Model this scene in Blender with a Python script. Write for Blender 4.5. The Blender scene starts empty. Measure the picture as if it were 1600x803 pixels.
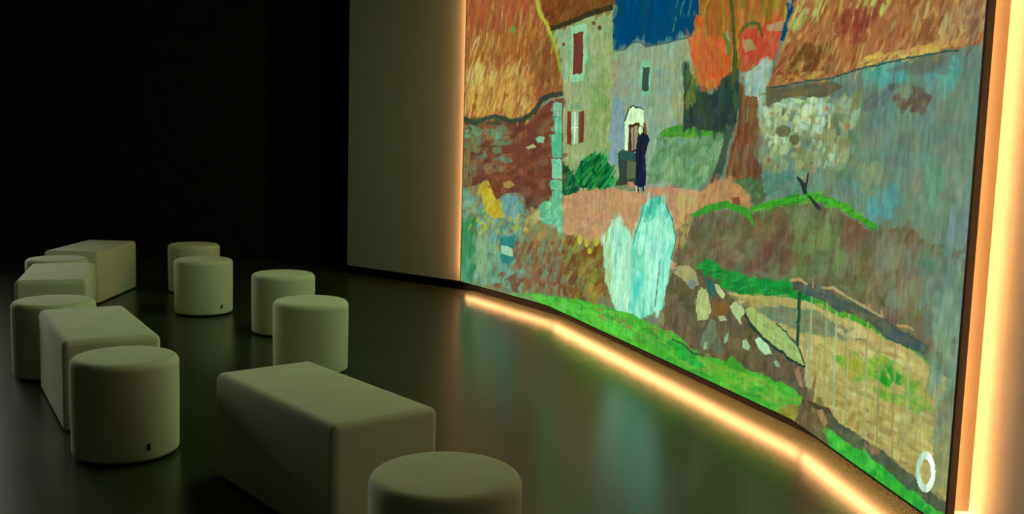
import bpy, bmesh, math, random
import numpy as np
from mathutils import Matrix, Vector

scene = bpy.context.scene
COL = scene.collection

# ------------------------------------------------------------------ camera
F_PX, PITCH, ROLL, CAM_H = 1526.95, 0.11210, 0.02870, 1.3798
cam_data = bpy.data.cameras.new('camera')
cam_data.sensor_fit = 'HORIZONTAL'
cam_data.sensor_width = 36.0
cam_data.lens = F_PX / 1600.0 * 36.0
cam_data.clip_start = 0.05
cam = bpy.data.objects.new('camera', cam_data)
COL.objects.link(cam)
fw = Vector((0, math.cos(PITCH), -math.sin(PITCH)))
up = Vector((0, math.sin(PITCH), math.cos(PITCH)))
rt = Vector((1, 0, 0))
r2 = math.cos(ROLL) * rt + math.sin(ROLL) * up
u2 = -math.sin(ROLL) * rt + math.cos(ROLL) * up
m = Matrix((r2, u2, -fw)).transposed().to_4x4()
m.translation = (0, 0, CAM_H)
cam.matrix_world = m
scene.camera = cam

# ------------------------------------------------------------------ light
world = bpy.data.worlds.new('world')
world.use_nodes = True
world.node_tree.nodes['Background'].inputs[0].default_value = (1.0, 0.98, 0.60, 1)
world.node_tree.nodes['Background'].inputs[1].default_value = 0.010
scene.world = world


def area_light(name, loc, target, sx, sy, power, col, spread=180.0):
    d = bpy.data.lights.new(name, 'AREA')
    d.shape = 'RECTANGLE'
    d.size, d.size_y = sx, sy
    d.energy, d.color = power, col
    d.spread = math.radians(spread)
    o = bpy.data.objects.new(name, d)
    COL.objects.link(o)
    o.location = loc
    o.rotation_euler = (Vector(target) - Vector(loc)).to_track_quat('-Z', 'Y').to_euler()
    return o


# daylight-white spill of the next projection wall, far to the left
area_light('neighbouring_projection', (-6.8, 9.3, 1.5), (-2.5, 4.9, 0.3), 2.6, 2.0, 14.0, (0.95, 0.95, 0.80), 55.0)

area_light('added_seat_fill', (0.35, 6.1, 3.5), (-2.4, 5.3, 0.3), 3.2, 0.5, 26.0, (0.64, 1.0, 0.44))  # unseen fill light, added to boost the green screen light on the seats

scene.view_settings.view_transform = 'Standard'
scene.view_settings.look = 'None'
scene.view_settings.exposure = 0.0
scene.view_settings.gamma = 1.0
scene.view_settings.use_curve_mapping = False


# ------------------------------------------------------------------ materials
def new_mat(name):
    mt = bpy.data.materials.new(name)
    mt.use_nodes = True
    return mt, mt.node_tree.nodes, mt.node_tree.links


def surface(name, col, rough=0.8, spec=0.3, var=0.06, scale=6.0, bump=0.0, bump_scale=400.0, metallic=0.0, rough_var=0.0, sheen=0.0):
    mt, N, L = new_mat(name)
    b = N['Principled BSDF']
    tc = N.new('ShaderNodeTexCoord')
    nz = N.new('ShaderNodeTexNoise')
    nz.inputs['Scale'].default_value = scale
    nz.inputs['Detail'].default_value = 5
    L.new(tc.outputs['Object'], nz.inputs['Vector'])
    rp = N.new('ShaderNodeValToRGB')
    rp.color_ramp.elements[0].position, rp.color_ramp.elements[1].position = 0.3, 0.7
    rp.color_ramp.elements[0].color = tuple(c * (1 - var) for c in col) + (1,)
    rp.color_ramp.elements[1].color = tuple(min(1, c * (1 + var)) for c in col) + (1,)
    L.new(nz.outputs['Fac'], rp.inputs['Fac'])
    L.new(rp.outputs['Color'], b.inputs['Base Color'])
    b.inputs['Roughness'].default_value = rough
    b.inputs['Specular IOR Level'].default_value = spec
    b.inputs['Metallic'].default_value = metallic
    b.inputs['Sheen Weight'].default_value = sheen
    if rough_var:
        mr = N.new('ShaderNodeMapRange')
        mr.inputs['From Min'].default_value, mr.inputs['From Max'].default_value = 0.3, 0.7
        mr.inputs['To Min'].default_value, mr.inputs['To Max'].default_value = rough - rough_var, rough + rough_var
        L.new(nz.outputs['Fac'], mr.inputs['Value'])
        L.new(mr.outputs['Result'], b.inputs['Roughness'])
    if bump:
        n2 = N.new('ShaderNodeTexNoise')
        n2.inputs['Scale'].default_value = bump_scale
        n2.inputs['Detail'].default_value = 2
        L.new(tc.outputs['Object'], n2.inputs['Vector'])
        bp = N.new('ShaderNodeBump')
        bp.inputs['Strength'].default_value = bump
        bp.inputs['Distance'].default_value = 0.002
        L.new(n2.outputs['Fac'], bp.inputs['Height'])
        L.new(bp.outputs['Normal'], b.inputs['Normal'])
    return mt


M_FLOOR = surface('polished_dark_floor', (0.046, 0.056, 0.036), rough=0.255, spec=0.65, var=0.10, scale=0.9)
M_WALL = surface('matte_light_paint', (0.72, 0.69, 0.60), rough=0.9, spec=0.15, var=0.02, bump=0.05)
M_BLACK = surface('black_paint', (0.014, 0.015, 0.014), rough=0.95, spec=0.05, var=0.2)
M_PLINTH = surface('black_plinth', (0.006, 0.006, 0.005), rough=0.9, spec=0.1, var=0.2)
M_FABRIC = surface('pale_woven_fabric', (0.84, 0.85, 0.65), rough=0.95, spec=0.1, var=0.03, scale=9, bump=0.25, bump_scale=700)
M_FOOT = surface('black_plastic', (0.01, 0.01, 0.01), rough=0.6, var=0.1)
M_TAB = surface('dark_zip_tab', (0.012, 0.012, 0.010), rough=0.5, var=0.1)
M_CHASSIS = surface('dark_metal', (0.20, 0.17, 0.14), rough=0.45, spec=0.4, var=0.05)
M_BEZEL = surface('black_bezel', (0.008, 0.008, 0.007), rough=0.4, spec=0.4, var=0.1)
M_SPACER = surface('pale_spacer', (0.30, 0.24, 0.17), rough=0.7, var=0.04)

M_LED, N, L = new_mat('warm_led')
N.remove(N['Principled BSDF'])
em = N.new('ShaderNodeEmission')
em.inputs['Color'].default_value = (1.0, 0.475, 0.18, 1)
em.inputs['Strength'].default_value = 46.0
L.new(em.outputs[0], N['Material Output'].inputs['Surface'])

M_PICTURE, N, L = new_mat('lit_picture')
N.remove(N['Principled BSDF'])
em = N.new('ShaderNodeEmission')
at = N.new('ShaderNodeAttribute')
at.attribute_name = 'picture'
M_PICTURE.cycles.emission_sampling = 'NONE'
em.inputs['Strength'].default_value = 1.2
L.new(at.outputs['Color'], em.inputs['Color'])
L.new(em.outputs[0], N['Material Output'].inputs['Surface'])


# ------------------------------------------------------------------ helpers
def link(name, me, mat, parent=None):
    if mat:
        me.materials.clear()
        me.materials.append(mat)
    o = bpy.data.objects.new(name, me)
    COL.objects.link(o)
    if parent:
        o.parent = parent
    return o


def struct(o):
    o['kind'] = 'structure'
    return o


def tag(o, label, cat, group=None):
    o['label'], o['category'] = label, cat
    if group:
        o['group'] = group
    return o


def empty(name, loc, rz=0.0):
    o = bpy.data.objects.new(name, None)
    o.empty_display_size = 0.1
    COL.objects.link(o)
    o.location = loc
    o.rotation_euler = (0, 0, rz)
    return o


def prism(name, poly, z0, z1, mat, parent=None):
    """closed vertical prism over a ground polygon"""
    bm = bmesh.new()
    lo = [bm.verts.new((x, y, z0)) for x, y in poly]
    hi = [bm.verts.new((x, y, z1)) for x, y in poly]
    n = len(poly)
    bm.faces.new(lo[::-1])
    bm.faces.new(hi)
    for i in range(n):
        bm.faces.new((lo[i], lo[(i + 1) % n], hi[(i + 1) % n], hi[i]))
    bmesh.ops.recalc_face_normals(bm, faces=bm.faces)
    me = bpy.data.meshes.new(name)
    bm.to_mesh(me)
    bm.free()
    return link(name, me, mat, parent)


def offset_path(pts, d):
    """polyline pushed back (away from the room) by d, mitred at the bends"""
    nrm = []
    for a, b in zip(pts, pts[1:]):
        e = Vector((b[0] - a[0], b[1] - a[1])).normalized()
        nrm.append(Vector((-e.y, e.x)))
    out = []
    for i, p in enumerate(pts):
        if i == 0:
            v = nrm[0] * d
        elif i == len(pts) - 1:
            v = nrm[-1] * d
        else:
            h = (nrm[i - 1] + nrm[i]).normalized()
            v = h * (d / h.dot(nrm[i]))
        out.append((p[0] + v.x, p[1] + v.y))
    return out


def trim_path(pts, t):
    """polyline shortened by t at both ends"""
    q = [Vector(p) for p in pts]
    q[0] = q[0] + (q[1] - q[0]).normalized() * t
    q[-1] = q[-1] + (q[-2] - q[-1]).normalized() * t
    return [tuple(p) for p in q]


def band(name, pts, d0, d1, z0, z1, mat, parent=None, trim=0.0):
    """vertical band following the path between two setbacks"""
    if trim:
        pts = trim_path(pts, trim)
    a, b = offset_path(pts, d0), offset_path(pts, d1)
    return prism(name, a + b[::-1], z0, z1, mat, parent)


# ------------------------------------------------------------------ room
SCREEN = [(-0.487, 9.230), (0.301, 7.935), (1.390, 4.663), (1.545, 3.295)]   # front line of the screen, far end to near end
Z0, Z1 = 0.09, 3.80
WALL_H = 4.3
back = offset_path(SCREEN, 0.11)
JOIN = (-0.3207, 9.168)
WZ = 0.087

prism('floor', [(-10, -4), (4.5, -4), (4.5, 13), (-10, 13)], -0.1, 0.0, M_FLOOR)['kind'] = 'structure'
struct(band('wall_left', [(-1.743, 10.275), JOIN], 0.0, 0.12, WZ, WALL_H, M_WALL))
struct(band('baseboard_left', [(-1.703, 10.245), JOIN], 0.04, 0.11, 0.0, WZ, M_PLINTH))
struct(band('wall_center', [JOIN] + back[1:], 0.0, 0.14, 0.08, WALL_H, M_WALL))
struct(band('baseboard_center', [JOIN] + back[1:], 0.02, 0.13, 0.0, 0.08, M_PLINTH))
struct(band('wall_right', [back[-1], (1.80, 1.6), (2.05, -1.5)], 0.0, 0.14, 0.0, WALL_H, M_WALL))
struct(band('wall_back', [(-9.8, 10.35), (-1.30, 11.3), (-0.1, 10.6)], 0.0, 0.15, 0.0, WALL_H, M_BLACK))

# ------------------------------------------------------------------ screen
wall = empty('video_screen', (0, 0, 0))
tag(wall, 'tall angled video screen showing a painted village lane, edges glowing amber', 'screen')
CH = 0.026
band('chassis', SCREEN, 0.0, CH, Z0, Z1, M_CHASSIS, wall)
inner = [tuple(Vector(SCREEN[0]) + (Vector(SCREEN[1]) - Vector(SCREEN[0])).normalized() * 0.16), SCREEN[1], SCREEN[2],
         tuple(Vector(SCREEN[3]) + (Vector(SCREEN[2]) - Vector(SCREEN[3])).normalized() * 0.05)]
band('spacer_frame', inner, CH, 0.109, Z0 + 0.05, Z1 - 0.05, M_SPACER, wall)
# light tape: facing the wall from the rear lip of the chassis, facing the floor under the spacer
for a, b in zip(SCREEN, SCREEN[1:]):
    seg = trim_path([a, b], 0.015)
    band('light_strip', seg, 0.048, 0.070, Z0 + 0.008, Z0 + 0.012, M_LED, wall)
    band('light_strip', seg, CH, CH + 0.003, Z1 - 0.026, Z1 - 0.012, M_LED, wall)
for a, b in ((SCREEN[0], SCREEN[1]), (SCREEN[-1], SCREEN[-2])):
    e = (Vector(b) - Vector(a)).normalized()
    q = [tuple(Vector(a) + e * 0.014), tuple(Vector(a) + e * 0.024)]
    if a == SCREEN[-1]:
        q = q[::-1]
    band('light_strip', q, CH, CH + 0.003, Z0 + 0.03, Z1 - 0.03, M_LED, wall)
end_dir = (Vector(SCREEN[1]) - Vector(SCREEN[0])).normalized()
band('light_strip', [tuple(Vector(SCREEN[0]) + end_dir * 0.007), tuple(Vector(SCREEN[0]) + end_dir * 0.011)], CH + 0.002, CH + 0.021, Z0 + 0.03, Z1 - 0.03, M_LED, wall)  # extra outward-facing strip, added at the far end only to brighten the wall halo
# thin black frame
band('bezel', SCREEN, -0.004, 0.0, Z0, Z0 + 0.007, M_BEZEL, wall)
band('bezel', SCREEN, -0.004, 0.0, Z1 - 0.007, Z1, M_BEZEL, wall)
for a, b in ((SCREEN[0], SCREEN[1]), (SCREEN[-1], SCREEN[-2])):
    e = (Vector(b) - Vector(a)).normalized()
    q = [a, tuple(Vector(a) + e * 0.009)]
    if a == SCREEN[-1]:
        q = q[::-1]
    band('bezel', q, -0.004, 0.0, Z0 + 0.007, Z1 - 0.007, M_BEZEL, wall)

# the picture on the screen: polygons and brush dabs, in millimetres along and above the screen
PICTURE = [
('p',(0,62,108),[1807,8608,4653,6086,4841,1936,3910,1988,3800,1979,2456,1937]),
('d',160,[12,44],[-37,7],60,[(6,72,126),(0,54,94),(0,66,112),(8,60,100)],[1807,8608,4653,6086,4841,1936,3910,1988,3800,1979,2456,1937]),
('d',14,[6,21],[-10,2],75,[(60,130,90),(90,130,70),(70,120,120)],[3490,2292,3885,2240,3905,2042,3511,2080]),
('p',(134,148,128),[2611,2058,2822,2054,2970,2083,3095,2076,3164,2041,3515,2042,3843,2066,3925,1843,3842,1556,3823,1371,3522,1131,2595,1082]),
('d',520,[12,38],[-44,6],50,[(134,152,140),(120,148,132),(146,154,122),(116,150,142),(142,138,114),(126,142,112),(146,160,138)],[2611,2058,2822,2054,2970,2083,3095,2076,3164,2041,3515,2042,3843,2066,3925,1843,3842,1556,3823,1371,3522,1131,2595,1082]),
('d',120,[3,41],[-32,3],60,[(140,150,118),(126,136,110),(150,150,110)],[3517,2022,3795,2027,3804,1556,3605,1559]),
('p',(116,140,156),[2618,1760,2826,1700,2921,1570,2899,1378,2794,1276,2607,1307]),
('d',60,[4,39],[-42,2],60,[(126,146,166),(108,136,150),(122,140,150)],[2618,1760,2826,1700,2921,1570,2899,1378,2794,1276,2607,1307]),
('d',30,[10,29],[-36,5],50,[(150,120,100),(146,128,110),(140,140,130)],[2617,1992,2933,1949,2954,1738,2695,1748]),
('p',(70,90,96),[2614,2052,2828,2047,2975,2081,3091,2070,3165,2035,3519,2036,3796,2047,3788,2058,3512,2047,3163,2047,3099,2081,2963,2093,2816,2060,2608,2065]),
('p',(112,172,146),[3098,1957,3219,1953,3262,1886,3259,1734,3130,1731,3074,1815]),
('p',(54,68,64),[3121,1915,3223,1912,3220,1764,3127,1760]),
('p',(140,150,110),[1410,2328,1996,2335,2613,2362,2643,2056,2641,1750,2636,1352,2629,1084,1737,986,1590,2242]),
('d',600,[24,39],[-54,8],55,[(160,165,126),(122,142,96),(150,160,112),(132,152,92),(162,150,112),(120,150,110),(144,140,100)],[1410,2328,1996,2335,2613,2362,2643,2056,2641,1750,2636,1352,2629,1084,1737,986,1590,2242]),
('d',50,[16,38],[-56,8],60,[(130,158,124),(150,170,140),(120,150,120)],[1430,2306,1803,2308,1844,1879,1651,1889]),
('d',90,[28,33],[-50,8],60,[(126,146,86),(140,150,90),(112,140,80)],[2289,1856,2602,1928,2620,1397,2302,1347]),
('p',(112,56,22),[728,9490,2021,8418,2614,2353,1994,2354,1429,2326,1175,2585]),
('d',330,[68,48],[-37,11],65,[(132,62,26),(92,46,16),(120,76,30),(104,60,26),(140,76,36)],[728,9490,2021,8418,2614,2353,1994,2354,1429,2326,1175,2585]),
('p',(54,48,28),[1423,2312,1886,2325,2259,2341,2629,2337,2599,2378,2220,2385,1846,2365,1397,2353]),
('p',(138,188,148),[1844,2304,1999,2307,2150,2291,2164,2141,2198,2046,2141,2004,2140,1887,1857,1888,1884,2022]),
('p',(116,50,36),[1895,2249,2093,2241,2097,1941,1905,1939]),
('p',(70,60,70),[1949,2160,1975,2158,1967,2102,1941,2104]),
('p',(70,60,70),[2013,2159,2039,2157,2031,2106,2005,2108]),
('p',(96,60,44),[2318,2282,2315,2276,2306,2272,2292,2271,2276,2273,2261,2277,2251,2283,2247,2289,2250,2295,2259,2299,2273,2300,2289,2298,2304,2294,2314,2288]),
('p',(96,60,44),[2426,2239,2424,2231,2415,2226,2401,2224,2386,2226,2371,2230,2361,2238,2357,2246,2359,2254,2369,2259,2382,2261,2398,2259,2412,2254,2422,2247]),
('p',(110,66,50),[1727,2185,1724,2179,1715,2174,1702,2173,1686,2174,1672,2178,1662,2184,1658,2191,1661,2197,1670,2201,1684,2203,1699,2202,1713,2197,1723,2191]),
('p',(116,140,110),[1872,1722,2093,1725,2097,1677,1890,1673]),
('p',(150,178,148),[1892,1659,2099,1658,2097,1421,1915,1415]),
('p',(196,216,194),[1972,1652,1981,1420,2007,1420,1998,1651]),
('p',(196,216,194),[1918,1533,2086,1536,2084,1543,1916,1540]),
('p',(116,52,36),[1824,1663,1911,1663,1929,1410,1835,1414]),
('p',(104,84,50),[2048,1659,2099,1658,2109,1421,2071,1420]),
('p',(116,50,34),[2093,1661,2168,1661,2172,1426,2096,1425]),
('p',(204,222,184),[2890,1570,2932,1654,2971,1670,3127,1661,3167,1636,3195,1541,3137,1368,2902,1348]),
('d',20,[5,16],[-24,2],60,[(220,232,200),(190,210,176),(210,220,170)],[2912,1655,3157,1648,3155,1566,2900,1570]),
('p',(40,60,56),[2900,1569,2941,1656,2992,1665,3124,1657,3160,1633,3175,1638,3130,1665,2989,1674,2923,1661,2880,1571]),
('p',(72,46,28),[2943,1544,3118,1563,3127,1377,2962,1357]),
('p',(152,132,118),[2985,1527,3092,1534,3086,1393,3010,1375]),
('p',(80,56,40),[3026,1535,3031,1375,3047,1375,3041,1534]),
('p',(50,60,54),[2800,1329,3103,1326,3111,1143,2862,1126,2746,1116,2823,1199]),
('p',(84,92,66),[2946,1315,3085,1309,3086,1200,2959,1178]),
('p',(38,76,76),[2787,1355,2867,1386,3099,1360,3103,1318,2801,1316]),
('p',(110,120,92),[2734,1125,2941,1152,3121,1143,3106,1100,2823,1090]),
('p',(176,120,92),[2960,1170,3040,1173,3101,1142,3004,1129]),
('p',(112,66,42),[3174,1566,3213,1549,3230,1476,3173,1480]),
('p',(20,28,56),[3108,1472,3181,1492,3249,1472,3278,1447,3236,1415,3226,1321,3252,1157,3159,1145,3091,1146,3086,1297,3074,1418]),
('d',16,[-1,45],[-14,0],60,[(28,38,74),(14,22,46),(30,44,70)],[3089,1463,3222,1463,3242,1165,3109,1159]),
('p',(30,30,30),[3102,1526,3148,1542,3189,1513,3183,1480,3117,1476]),
('p',(186,208,184),[3111,1534,3159,1533,3171,1500,3126,1480,3095,1505]),
('p',(34,26,30),[3118,1147,3133,1085,3158,1087,3142,1149]),
('p',(34,26,30),[3193,1154,3219,1089,3243,1092,3217,1157]),
('p',(190,170,140),[3091,1150,3120,1151,3134,1102,3106,1100]),
('p',(186,131,97),[1736,996,2117,1071,2757,1113,3163,1103,3273,1134,3685,1170,3995,1155,3991,1046,3795,872,3734,681,2477,520,1767,674]),
('d',340,[113,13],[-6,20],50,[(197,142,106),(176,126,92),(184,116,88),(172,138,96),(192,130,90),(200,150,112)],[1736,996,2117,1071,2757,1113,3163,1103,3273,1134,3685,1170,3995,1155,3991,1046,3795,872,3734,681,2477,520,1767,674]),
('d',26,[19,30],[-30,3],65,[(180,160,90),(190,146,100)],[3690,1120,3886,1120,3824,977,3721,969]),
('p',(30,86,50),[1709,1278,1879,1232,2031,1169,2104,1076,1965,1029,1735,1012]),
('d',60,[47,28],[-20,4],80,[(50,130,70),(20,70,42),(40,110,60),(12,60,40)],[1709,1278,1879,1232,2031,1169,2104,1076,1965,1029,1735,1012]),
('p',(10,84,40),[2054,1199,2134,1297,2351,1339,2560,1329,2676,1273,2763,1161,2648,1112,2129,1086,2034,1130]),
('d',170,[51,32],[-17,4],80,[(40,146,62),(18,110,48),(6,62,34),(60,160,76),(10,90,50),(20,130,60)],[2054,1199,2134,1297,2351,1339,2560,1329,2676,1273,2763,1161,2648,1112,2129,1086,2034,1130]),
('p',(95,134,94),[3384,1467,3650,1513,4185,1505,4147,1340,4026,1211,3882,1164,3683,1193,3267,1191,3341,1363]),
('d',200,[29,27],[-32,8],60,[(112,150,116),(80,124,68),(122,156,122),(96,140,110),(76,116,70),(130,160,120)],[3384,1467,3650,1513,4185,1505,4147,1340,4026,1211,3882,1164,3683,1193,3267,1191,3341,1363]),
('p',(74,134,40),[3399,1491,3525,1526,3663,1543,3846,1519,3956,1543,4098,1545,4198,1505,4049,1474,3851,1467,3445,1471]),
('d',70,[35,6],[-6,7],70,[(60,120,34),(90,150,46),(50,140,50)],[3399,1491,3525,1526,3663,1543,3846,1519,3956,1543,4098,1545,4198,1505,4049,1474,3851,1467,3445,1471]),
('p',(40,60,54),[3690,1914,3862,1738,4026,1702,4155,1794,4307,1852,4313,1549,4241,1481,3945,1507,3845,1526,3716,1501]),
('d',170,[-1,46],[-25,1],65,[(34,54,56),(52,74,52),(44,66,68),(60,70,40),(30,48,44)],[3690,1914,3862,1738,4026,1702,4155,1794,4307,1852,4313,1549,4241,1481,3945,1507,3845,1526,3716,1501]),
('d',40,[3,37],[-19,2],70,[(90,100,40),(70,110,60),(120,120,50),(60,76,40)],[3711,1857,3839,1812,3884,1665,3750,1632]),
('p',(150,84,32),[3284,7299,4653,6086,4713,2041,4653,1922,4518,1838,4337,1810,4242,1857,4124,1969,3963,2036,3832,2175]),
('d',420,[2,75],[-16,2],70,[(172,132,40),(122,100,32),(186,80,36),(92,90,32),(160,100,40),(196,96,44),(140,120,40)],[3284,7299,4653,6086,4713,2041,4653,1922,4518,1838,4337,1810,4242,1857,4124,1969,3963,2036,3832,2175]),
('p',(188,84,36),[3803,2171,3895,2139,3949,2038,4109,1984,4213,1886,4194,1806,4051,1737,3920,1750,3822,1828,3771,1963]),
('d',130,[-27,43],[-24,-1],65,[(200,74,36),(182,96,40),(162,112,46),(204,92,44),(176,70,34)],[3803,2171,3895,2139,3949,2038,4109,1984,4213,1886,4194,1806,4051,1737,3920,1750,3822,1828,3771,1963]),
('p',(120,140,110),[4144,2042,4152,1987,4160,1918,4180,1916,4200,1983,4170,2041]),
('p',(110,100,40),[4081,2039,4158,1976,4188,1901,4208,1901,4195,1980,4097,2044]),
('p',(186,66,42),[4305,2000,4408,2029,4557,2026,4690,2049,4632,1855,4470,1841,4378,1775,4317,1885]),
('d',90,[14,33],[-21,5],65,[(196,58,40),(170,80,50),(190,90,56),(180,60,36)],[4305,2000,4408,2029,4557,2026,4690,2049,4632,1855,4470,1841,4378,1775,4317,1885]),
('p',(164,124,92),[4545,2028,4702,2042,4685,1988,4560,2001]),
('p',(156,124,84),[4320,1978,4420,1969,4462,1920,4352,1909]),
('p',(68,76,34),[4123,2310,4205,2063,4242,1891,4230,1722,4256,1719,4288,1887,4237,2061,4163,2307]),
('p',(80,84,34),[4326,2014,4383,2049,4461,2036,4501,1973,4518,1974,4486,2047,4365,2069,4305,2024]),
('p',(120,64,42),[4333,1723,4501,1774,4586,1577,4601,1204,4430,1212,4226,1238,4288,1405,4338,1548]),
('d',170,[2,67],[-16,1],70,[(142,80,46),(92,50,32),(122,108,62),(74,76,50),(134,60,44),(108,90,60)],[4333,1723,4501,1774,4586,1577,4601,1204,4430,1212,4226,1238,4288,1405,4338,1548]),
('p',(150,165,160),[4364,1795,4458,1835,4551,1864,4610,1850,4590,1705,4603,1525,4539,1519,4499,1677,4376,1681]),
('d',60,[6,25],[-21,3],65,[(132,160,170),(160,170,150),(120,140,120),(150,160,120),(140,176,176)],[4364,1795,4458,1835,4551,1864,4610,1850,4590,1705,4603,1525,4539,1519,4499,1677,4376,1681]),
('p',(58,76,62),[4206,1533,4163,1397,4107,1284,4059,1192,4098,1185,4199,1270,4229,1390,4266,1526]),
('p',(100,120,110),[4579,1706,4810,1726,5173,1728,5449,1757,5843,1766,6191,1761,6444,1778,6681,79,6097,650,5850,1051,5266,1107,4594,1105,4569,1512]),
('d',900,[9,39],[-46,3],45,[(86,124,120),(112,120,104),(94,110,100),(90,130,128),(118,124,98),(102,106,104),(108,130,118),(96,116,98)],[4579,1706,4810,1726,5173,1728,5449,1757,5843,1766,6191,1761,6444,1778,6681,79,6097,650,5850,1051,5266,1107,4594,1105,4569,1512]),
('d',40,[6,27],[-32,5],60,[(64,132,134),(90,150,140),(76,140,140)],[5450,1747,5797,1753,5816,1686,5488,1686]),
('d',40,[11,20],[-21,5],60,[(80,146,142),(96,150,146),(86,136,134)],[5966,1715,6186,1742,6203,1621,6001,1632]),
('d',30,[66,1],[-8,17],60,[(96,100,90),(90,94,92)],[5745,1769,6111,1760,6099,1699,5803,1711]),
('d',24,[16,16],[-24,8],65,[(96,66,56),(84,70,64),(110,84,60),(90,60,54)],[5710,1660,5906,1656,6062,1571,5968,1545,5833,1573]),
('d',14,[32,15],[-21,10],60,[(92,92,104),(84,86,92)],[5525,1631,5761,1657,5644,1570,5552,1565]),
('d',34,[5,25],[-32,1],60,[(72,140,152),(86,146,150),(80,130,138)],[5611,1238,5794,1257,5835,1149,5639,1121]),
('d',26,[5,23],[-31,1],55,[(128,136,100),(100,140,120),(120,130,110)],[5450,1352,5704,1345,5710,1230,5526,1234]),
('d',24,[1,30],[-19,0],50,[(90,140,116),(84,130,110)],[6038,1376,6145,1377,6146,1218,6061,1213]),
('d',60,[-1,45],[-24,-2],50,[(110,130,138),(100,120,116),(116,136,130)],[6181,1266,6367,1275,6384,888,6230,863]),
('d',40,[15,34],[-36,4],50,[(84,106,80),(76,100,84),(92,116,88)],[5207,1505,5483,1527,5543,1314,5310,1251]),
('d',50,[14,49],[-79,7],70,[(140,150,112),(126,140,104),(150,156,120),(120,132,104)],[4587,1625,4682,1694,4931,1659,5181,1676,5484,1639,5430,1528,5329,1464,5368,1370,5107,1354,4974,1280,4608,1311]),
('d',110,[20,27],[-45,7],72,[(160,176,136),(150,150,104),(122,130,82),(140,166,152),(112,112,72),(96,116,90),(150,140,90)],[4587,1625,4682,1694,4931,1659,5181,1676,5484,1639,5430,1528,5329,1464,5368,1370,5107,1354,4974,1280,4608,1311]),
('d',80,[4,21],[-24,3],72,[(182,202,162),(150,176,166),(192,206,152),(170,196,190),(166,160,110)],[4582,1673,5117,1651,5207,1505,4842,1417,4595,1431]),
('d',14,[4,13],[-21,2],80,[(152,82,52),(90,84,56),(160,100,60)],[4587,1625,4682,1694,4931,1659,5181,1676,5484,1639,5430,1528,5329,1464,5368,1370,5107,1354,4974,1280,4608,1311]),
('p',(100,100,66),[4813,1495,4808,1482,4791,1473,4765,1467,4736,1467,4708,1473,4689,1483,4681,1495,4686,1508,4704,1517,4730,1523,4759,1522,4786,1517,4805,1507]),
('p',(96,98,60),[4891,1454,4888,1444,4877,1435,4861,1430,4842,1430,4824,1435,4812,1443,4806,1454,4809,1465,4820,1474,4837,1478,4856,1478,4873,1473,4886,1465]),
('p',(92,86,62),[4578,1712,5174,1722,5296,1681,5158,1649,4763,1660,4588,1615]),
('d',40,[45,3],[-4,11],60,[(100,92,66),(82,78,60),(110,90,60)],[4578,1712,5174,1722,5296,1681,5158,1649,4763,1660,4588,1615]),
('d',50,[45,12],[-11,14],65,[(80,122,112),(70,110,104),(90,130,116)],[4586,1291,4917,1302,4987,1195,4599,1167]),
('d',14,[10,22],[-23,2],75,[(170,186,160),(120,130,110)],[5120,1404,5333,1434,5311,1330,5167,1318]),
('p',(34,50,54),[4882,1273,4924,1229,4950,1191,4986,1197,4965,1243,4895,1279]),
('p',(50,50,44),[4979,1299,4948,1232,4977,1230,4993,1298]),
('p',(154,94,56),[4589,1718,4656,1844,4711,1948,4772,2095,4521,6202,6206,4651,6443,1782,6191,1764,6026,1763,5843,1766,5642,1763,5449,1752,5331,1739,5173,1728,5000,1727,4810,1729,4674,1720]),
('d',2300,[21,29],[-12,3],52,[(142,56,36),(186,122,72),(200,160,92),(122,62,42),(172,150,82),(164,86,50),(150,70,44),(180,110,60)],[4589,1718,4656,1844,4711,1948,4772,2095,4521,6202,6206,4651,6443,1782,6191,1764,6026,1763,5843,1766,5642,1763,5449,1752,5331,1739,5173,1728,5000,1727,4810,1729,4674,1720]),
('d',44,[21,33],[-15,5],75,[(176,186,96),(190,170,84),(130,170,90),(150,70,44)],[4735,2191,5111,2136,5059,2035,4761,1989]),
('d',22,[21,26],[-13,4],75,[(172,186,96),(180,170,84)],[5373,2069,5682,2023,5667,1951,5385,1987]),
('d',70,[21,22],[-21,8],70,[(92,50,28),(110,66,30),(150,116,56),(120,50,34),(84,60,30)],[4692,1919,5153,1862,5159,1734,4672,1739]),
('d',60,[14,29],[-21,5],65,[(140,52,36),(120,44,32),(150,80,50)],[5129,2020,5566,1989,5552,1863,5217,1870]),
('d',170,[11,25],[-11,3],60,[(186,140,82),(196,150,92),(160,110,74),(176,150,110),(150,96,66)],[5840,1952,6321,1907,6332,1782,5888,1785]),
('d',16,[17,21],[-17,6],65,[(118,64,44),(130,76,50)],[5896,1886,6052,1878,6029,1802,5916,1811]),
('d',12,[13,23],[-18,6],60,[(120,70,56),(130,90,70)],[6218,1901,6305,1893,6305,1818,6228,1827]),
('d',60,[29,4],[-7,7],75,[(206,166,76),(196,140,70),(176,160,80)],[5444,1790,5839,1795,6187,1792,6191,1761,5844,1761,5449,1752]),
('d',40,[29,5],[-5,7],75,[(190,150,70),(150,80,40),(170,120,50)],[4595,1775,4857,1778,5169,1756,5174,1722,4810,1726,4612,1717]),
('p',(50,76,70),[4603,1706,4915,1725,5176,1723,5453,1745,5846,1755,6193,1754,6190,1760,5843,1762,5447,1753,5170,1732,4912,1734,4599,1716]),
('p',(100,86,60),[3710,600,3721,815,3756,945,3895,1031,4110,1083,4416,1042,4653,1099,4921,1161,5191,1165,5454,1121,5663,1074,5841,1110,5961,1115,6081,1074,6215,1031,6379,975,6379,712,6136,694,5511,742,4914,721,4389,677,3969,673]),
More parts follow.
